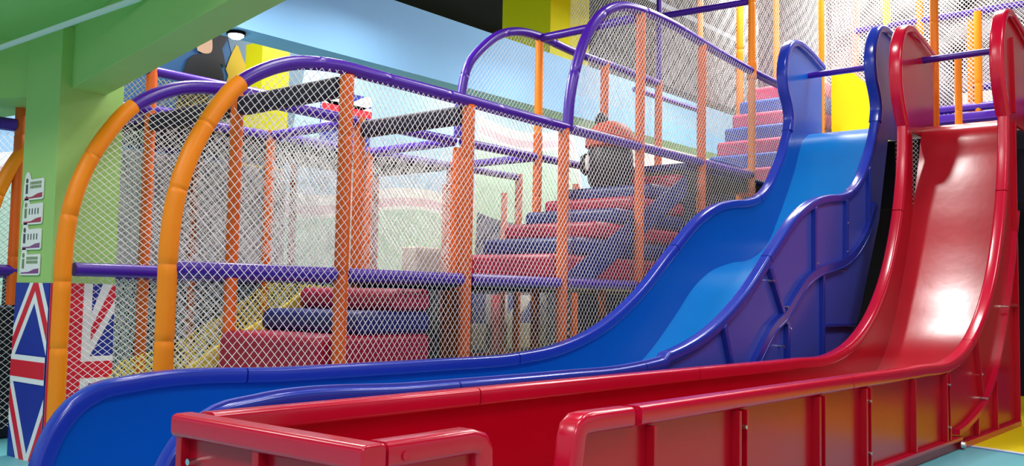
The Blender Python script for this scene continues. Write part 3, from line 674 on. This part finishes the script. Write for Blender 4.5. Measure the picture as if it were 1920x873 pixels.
# ------------------------------------------------------------------ decks
G = 'padded deck boards of the play frame'
pad('deck_pad', 5.0, 6.4, Y1 + .05, Y2 - .05, 1.20, 1.27, DECK, 'dark deck board of the first level in the stair corridor', group=G)
pad('deck_pad', 6.5, 8.8, Y2 + .05, Y3 - .05, 1.18, 1.24, DECK, 'dark deck board of the first level behind the stairs', group=G)
pad('deck_pad', 5.3, 11.4, Y3 + .06, Y4 - .06, 1.18, 1.24, DECK, 'long dark board added to shade the first level at the very back', group=G)  # board added to block light and darken the space below
pad('deck_pad', 5.3, 6.4, Y2 + .06, Y3 - .06, 1.18, 1.24, DECK, 'dark deck board of the first level beside the beige block', group=G)
pad('deck_pad', 4.1, 7.6, Y3 + .05, Y4 - .05, 2.50, 2.58, DECK, 'dark deck board under the roof rails at the back', group=G)
pad('deck_pad', 8.65, 10.9, Y1 + .05, Y2 - .05, 2.46, 2.54, NAVY, 'dark blue deck board at the top of the upper stairs', group=G)
pad('platform_shade_sheet', 11.13, 11.19, 2.12, Y1 - .1, 2.2, 3.0, DKNAVY, 'dark sheet added for the shade under the slide platform', 'foam pad')  # dark sheet added where shade fills the gap between the slides
pad('deck_pad', 11.2, 12.3, 2.1, Y1 - .1, 2.9, 3.0, WHITE, 'pale platform board behind the tops of the two slides', group=G)
pad('deck_pad', 12.31, 16, 1.4, Y1 - .05, 3.36, 3.46, PURPLE, 'purple deck board of the upper netted walkway', group=G)

# ------------------------------------------------------------------ foam stairs (each step one thing)
def step(x0, x1, y0, y1, z0, z1, m, label, r=.06, group='foam stair steps'):
    # rounded front nose: section in XZ, front faces -X; side corners bevelled
    pts = [(x1, z0), (x1, z1)]
    for i in range(5):
        a = math.radians(90 + 90 * i / 4); pts.append((x0 + r + r * math.cos(a), z1 - r + r * math.sin(a)))
    pts.append((x0, z0))
    o = MB().prism_xz(pts, y0, y1).build('foam_step', m, None, True, .045, 3)
    return tag(o, label, 'foam step', group)
lower = [(3.93, .85, CRIM, 'tall crimson rounded foam step, lowest of the lower stairs just above the blue slide'),
         (4.28, 1.01, NAVY, 'dark blue rounded foam step in the middle of the lower stairs'),
         (4.62, 1.17, CRIM, 'crimson rounded foam step at the top of the lower stairs, under the purple rail')]
for i, (x, z, m_, lb) in enumerate(lower):
    step(x, 4.98, Y1 + .07, Y2 - .06, (lower[i - 1][1] if i else 0), z, m_, lb, .07, 'steps of the lower foam stairs')
upper = [(6.42, 1.50), (6.74, 1.66), (7.05, 1.82), (7.37, 1.97), (7.68, 2.11), (8.0, 2.26), (8.52, 2.41)]
ordn = ['first', 'second', 'third', 'fourth', 'fifth', 'sixth', 'seventh']
for i, (x, z) in enumerate(upper):
    m_ = CRIM if i % 2 == 0 else NAVY
    step(x, 8.65, Y1 + .07, Y2 - .06, (upper[i - 1][1] if i else 1.27), z, m_, ('dark blue' if m_ is NAVY else 'crimson') + ' foam step, ' + ordn[i] + ' from the bottom of the middle stairs', .05, 'steps of the middle foam stairs')
PINKS = mat('rose_vinyl', 'D85070', 0.45); MBLUE = mat('mid_blue_vinyl', '3A58B0', 0.45)
for i in range(7):
    x = 10.95 + i * .22; z = 2.78 + i * .22
    step(x, 13.3, Y1 + .07, Y2 - .06, z - .22, z, PINKS if i % 2 == 0 else MBLUE, ('rose' if i % 2 == 0 else 'mid blue') + ' foam step, ' + ordn[i] + ' from the bottom of the uppermost stairs', .05, 'steps of the uppermost foam stairs')
# sloping side pads of the stairs
def slope_pad(pts, y0, y1, m, label):
    return tag(MB().prism_xz(pts, y0, y1).build('stair_side_pad', m, None, True, .012), label, 'foam pad')
slope_pad([(6.5, 1.29), (8.65, 2.42), (8.65, 2.2), (7.0, 1.29)], Y1 + .05, Y1 + .065, NAVY, 'dark blue sloping pad carrying the middle stairs')

# padded figure standing on the stairs
pf = empty('padded_figure', (8.25, 5.56, 2.26), 'black padded figure with a round orange brown cap at the top of the stairs', 'play figure')
CAP = mat('cap_vinyl', 'C85028', 0.5); BLK = mat('black_vinyl', '101014', 0.5)
def lathe(mb, cx, cy, prof, seg=24, sx=1.0):
    V = []; Fc = []
    for (r_, z_) in prof:
        for k in range(seg):
            a = 2 * PI * k / seg; V.append((cx + r_ * sx * math.cos(a), cy + r_ * math.sin(a), z_))
    n = len(prof)
    for i in range(n - 1):
        for k in range(seg): Fc.append((i*seg+k, i*seg+(k+1) % seg, (i+1)*seg+(k+1) % seg, (i+1)*seg+k))
    Fc += [tuple(range(seg-1, -1, -1)), tuple((n-1)*seg+k for k in range(seg))]
    return mb.add(V, Fc)
cx, cy = 8.25, 5.56
lathe(MB(), cx, cy, [(.19, 2.26), (.23, 2.34), (.245, 2.5), (.24, 2.64), (.20, 2.72)]).build('body', BLK, pf, True)
lathe(MB(), cx, cy, [(.20, 2.66), (.262, 2.70), (.262, 2.76), (.245, 2.83), (.21, 2.89), (.15, 2.94), (.07, 2.968), (.01, 2.97)]).build('cap', CAP, pf, True)
lathe(MB(), cx - .05, cy + .08, [(.03, 2.92), (.07, 2.96), (.07, 3.01), (.04, 3.05), (.01, 3.07)]).build('bobble', BLK, pf, True)
lathe(MB(), cx - .16, cy + .20, [(.01, 2.40), (.05, 2.44), (.065, 2.52), (.05, 2.60), (.01, 2.63)]).build('arm', BLK, pf, True)
lathe(MB(), cx - .20, cy + .14, [(.01, 2.44), (.028, 2.47), (.032, 2.53), (.024, 2.59), (.01, 2.61)], 14).build('white_patch', WHITE, pf, True)

# yellow net ramp beside the lower stairs
yn2 = empty('net_ramp', (4.3, 6.2, 0.4), 'yellow cord net sloping up beside the lower stairs', 'net ramp')
net('net_panel', 'Y', 6.19, [(3.2, .50), (3.5, .50), (3.74, .52), (4.2, .80), (4.95, 1.10), (5.2, 1.2), (4.48, 1.2), (4.2, 1.02), (3.73, .75), (3.3, .64)], yn2, NETY, .05, .05, .0055, .2)
YV = mat('pale_yellow_vinyl', 'E8D050', 0.5)
MB().prism_xz(spline([(3.2, .48), (3.7, .52), (4.1, .74), (4.5, .93), (4.98, 1.12), (5.0, 1.04), (4.55, .84), (4.15, .64), (3.75, .42), (3.2, .40)], .1), 6.16, 6.22).build('padded_edge', YV, yn2, True)
pad('post_block', 6.0, 6.33, Y2 + .06, Y2 + .25, 1.24, 1.56, BEIGE, 'beige padded block at the foot of an orange post', 'foam block')

# pale pink panel added to stand in for the bright layered nets
pad('net_standin_panel', 4.1, 6.4, 8.56, 8.62, 1.24, 2.45, mat('pale_pink_panel', 'E6D4DC', .7), 'pale pinkish panel standing in for the densest bright white nets', 'panel', .01)
# corner bits of union flag pattern inside the frame
fb = empty('flag_board', (7.1, 8.42, 2.58), 'small union flag board standing on the roof deck behind the top rail', 'flag board')
MB().box(6.72, 7.45, 8.40, 8.42, 2.58, 3.42).build('blue_ground', FBLUE, fb)
for q in ([(6.72, 3.3), (6.72, 3.42), (6.8, 3.42), (7.45, 3.1), (7.45, 3.0), (7.36, 3.0)], [(6.72, 3.1), (6.72, 3.0), (6.82, 3.0), (7.45, 3.32), (7.45, 3.42), (7.36, 3.42)], [(6.72, 3.13), (7.45, 3.13), (7.45, 3.29), (6.72, 3.29)], [(7.0, 3.0), (7.17, 3.0), (7.17, 3.42), (7.0, 3.42)]):
    MB().prism_xz(q, 8.390, 8.399).build('white_stripe', FWHITE, fb)
for q in ([(6.72, 3.17), (7.45, 3.17), (7.45, 3.25), (6.72, 3.25)], [(7.04, 3.0), (7.13, 3.0), (7.13, 3.42), (7.04, 3.42)]):
    MB().prism_xz(q, 8.380, 8.389).build('red_stripe', FRED, fb)
fp = empty('flag_board', (10.1, 8.7, 0), 'union flag board standing low behind the nets under the first level', 'flag wrap')
MB().box(9.4, 10.9, 8.70, 8.74, 0, 1.15).build('blue_ground', FBLUE, fp)
for q in ([(9.9, 0), (10.35, 0), (10.35, 1.15), (9.9, 1.15)], [(9.4, .4), (10.9, .4), (10.9, .75), (9.4, .75)], [(10.35, .75), (10.5, .75), (10.9, 1.1), (10.9, 1.15), (10.7, 1.15), (10.35, .85)]):
    MB().prism_xz(q, 8.68, 8.699).build('white_stripe', FWHITE, fp)
for q in ([(10.0, 0), (10.25, 0), (10.25, 1.15), (10.0, 1.15)], [(9.4, .1), (10.9, .1), (10.9, .35), (9.4, .35)]):
    MB().prism_xz(q, 8.665, 8.679).build('red_stripe', FRED, fp)

# ================================================================== UPPER PLATFORM BEHIND THE SLIDES
for x, y, z0, z1, m_, r_, lb in ((10.97, 3.10, 3.0, 5.6, ORANGE, .045, 'tall orange padded post beside the left guard plate of the red slide'),
                                 (11.27, 4.62, 2.9, 3.75, ORANGEP, .05, 'short orange padded post behind the left guard plate of the blue slide'),
                                 (11.6, 3.02, 3.0, 3.95, ORANGE, .04, 'orange padded post standing on the platform under the red slide grab rail'),
                                 (12.1, Y1 + .02, 3.0, 5.9, ORANGE, .045, 'orange padded post rising just behind the blue slide top')):
    mb = MB(); sleeve(mb, [(x, y, z0), (x, y, z1)], r_, 14, .9, .35)
    tag(mb.build('padded_post', m_, None, True), lb, 'padded post')
u1 = empty('upper_net_frame', (12.35, 3.0, 3.46), 'net frame with purple rails directly behind the slide platform', 'climbing net', 'upper netted walkway frames')
net('net_panel', 'X', 12.40, [(1.2, 3.5), (Y1, 3.5), (Y1, 6.3), (1.2, 6.3)], u1, None, .05, .055, .0034, .4)
bar((12.4, 1.2, 3.53), (12.4, 4.15, 3.53), u1, PURPLE, .05); bar((12.4, 1.2, 5.35), (12.4, 3.2, 5.3), u1, PURPLE, .04)
post(12.4, 3.0, 3.46, 4.7, u1, ORANGE, .045)
u2 = empty('upper_net_frame', (13.5, 3.0, 3.46), 'second purple railed frame behind the slide platform, with tall orange posts', 'climbing net', 'upper netted walkway frames')
bar((13.5, 1.2, 4.0), (13.5, 3.35, 4.0), u2, PURPLE, .045); bar((13.5, 1.2, 5.02), (13.5, 4.9, 5.02), u2, PURPLE, .045)
for y, z1, m_ in ((4.0, 6.3, ORANGE), (3.35, 4.9, ORANGE), (4.45, 6.4, YEL)): post(13.5, y, 3.46, z1, u2, m_, .05)
net('net_panel', 'X', 13.56, [(1.2, 4.0), (4.9, 4.0), (4.9, 6.2), (1.2, 6.2)], u2, None, .06, .06, .003, .5)
u3 = empty('upper_net_frame', (14.6, 4.0, 3.46), 'farthest net frame of the upper walkway', 'climbing net', 'upper netted walkway frames')
net('net_panel', 'X', 14.65, [(1.2, 3.5), (5.9, 3.5), (5.9, 6.3), (1.2, 6.3)], u3, None, .06, .06, .004, .6)
for y, z0, z1, m_ in ((2.6, 3.46, 6.2, ORANGE), (5.3, 3.46, 6.4, ORANGEP)): post(14.65, y, z0, z1, u3, m_, .05)
V = [(x, y, z) for x in (12.2, 12.25) for (y, z) in ((4.0, 3.0), (4.74, 3.0), (4.74, 4.12), (4.47, 4.12), (4.0, 3.66))]
o = link('yellow_panel', V, [(0, 1, 2, 3, 4), (9, 8, 7, 6, 5)] + [(i, (i + 1) % 5, (i + 1) % 5 + 5, i + 5) for i in range(5)], YEL); fix_normals(o); tag(o, 'flat yellow panel with a sloping top behind the blue slide top', 'panel')
pad('purple_block', 14.95, 15.5, 4.1, 4.7, 3.46, 5.1, DKNAVY, 'dark purple padded block behind the upper nets', 'foam block')
# dark net below the platform, right edge of the picture
dk = empty('under_platform_net', (10.95, 2.0, 0), 'dark netted opening under the platform beside the red slide', 'climbing net')
net('net_panel', 'X', 11.0, [(0.6, .5), (2.1, .5), (2.1, 2.9), (0.6, 2.9)], dk, None, .045, .05, .0012, .5)
ns = empty('gap_net', (10.6, 3.3, 0), 'dark net strip in the gap between the two slides', 'climbing net')
net('net_panel', 'X', 10.6, [(3.17, .9), (3.41, .9), (3.41, 2.9), (3.17, 2.9)], ns, None, .045, .05, .0018, .5)
MB().box(11.2, 11.3, 0.2, 2.1, 0, .42).build('base_pad', NAVY, dk, bevel=.02)
MB().box(11.0, 11.15, 0.2, 2.1, 2.75, 2.98).build('edge_pad', DKNAVY, dk, bevel=.02)
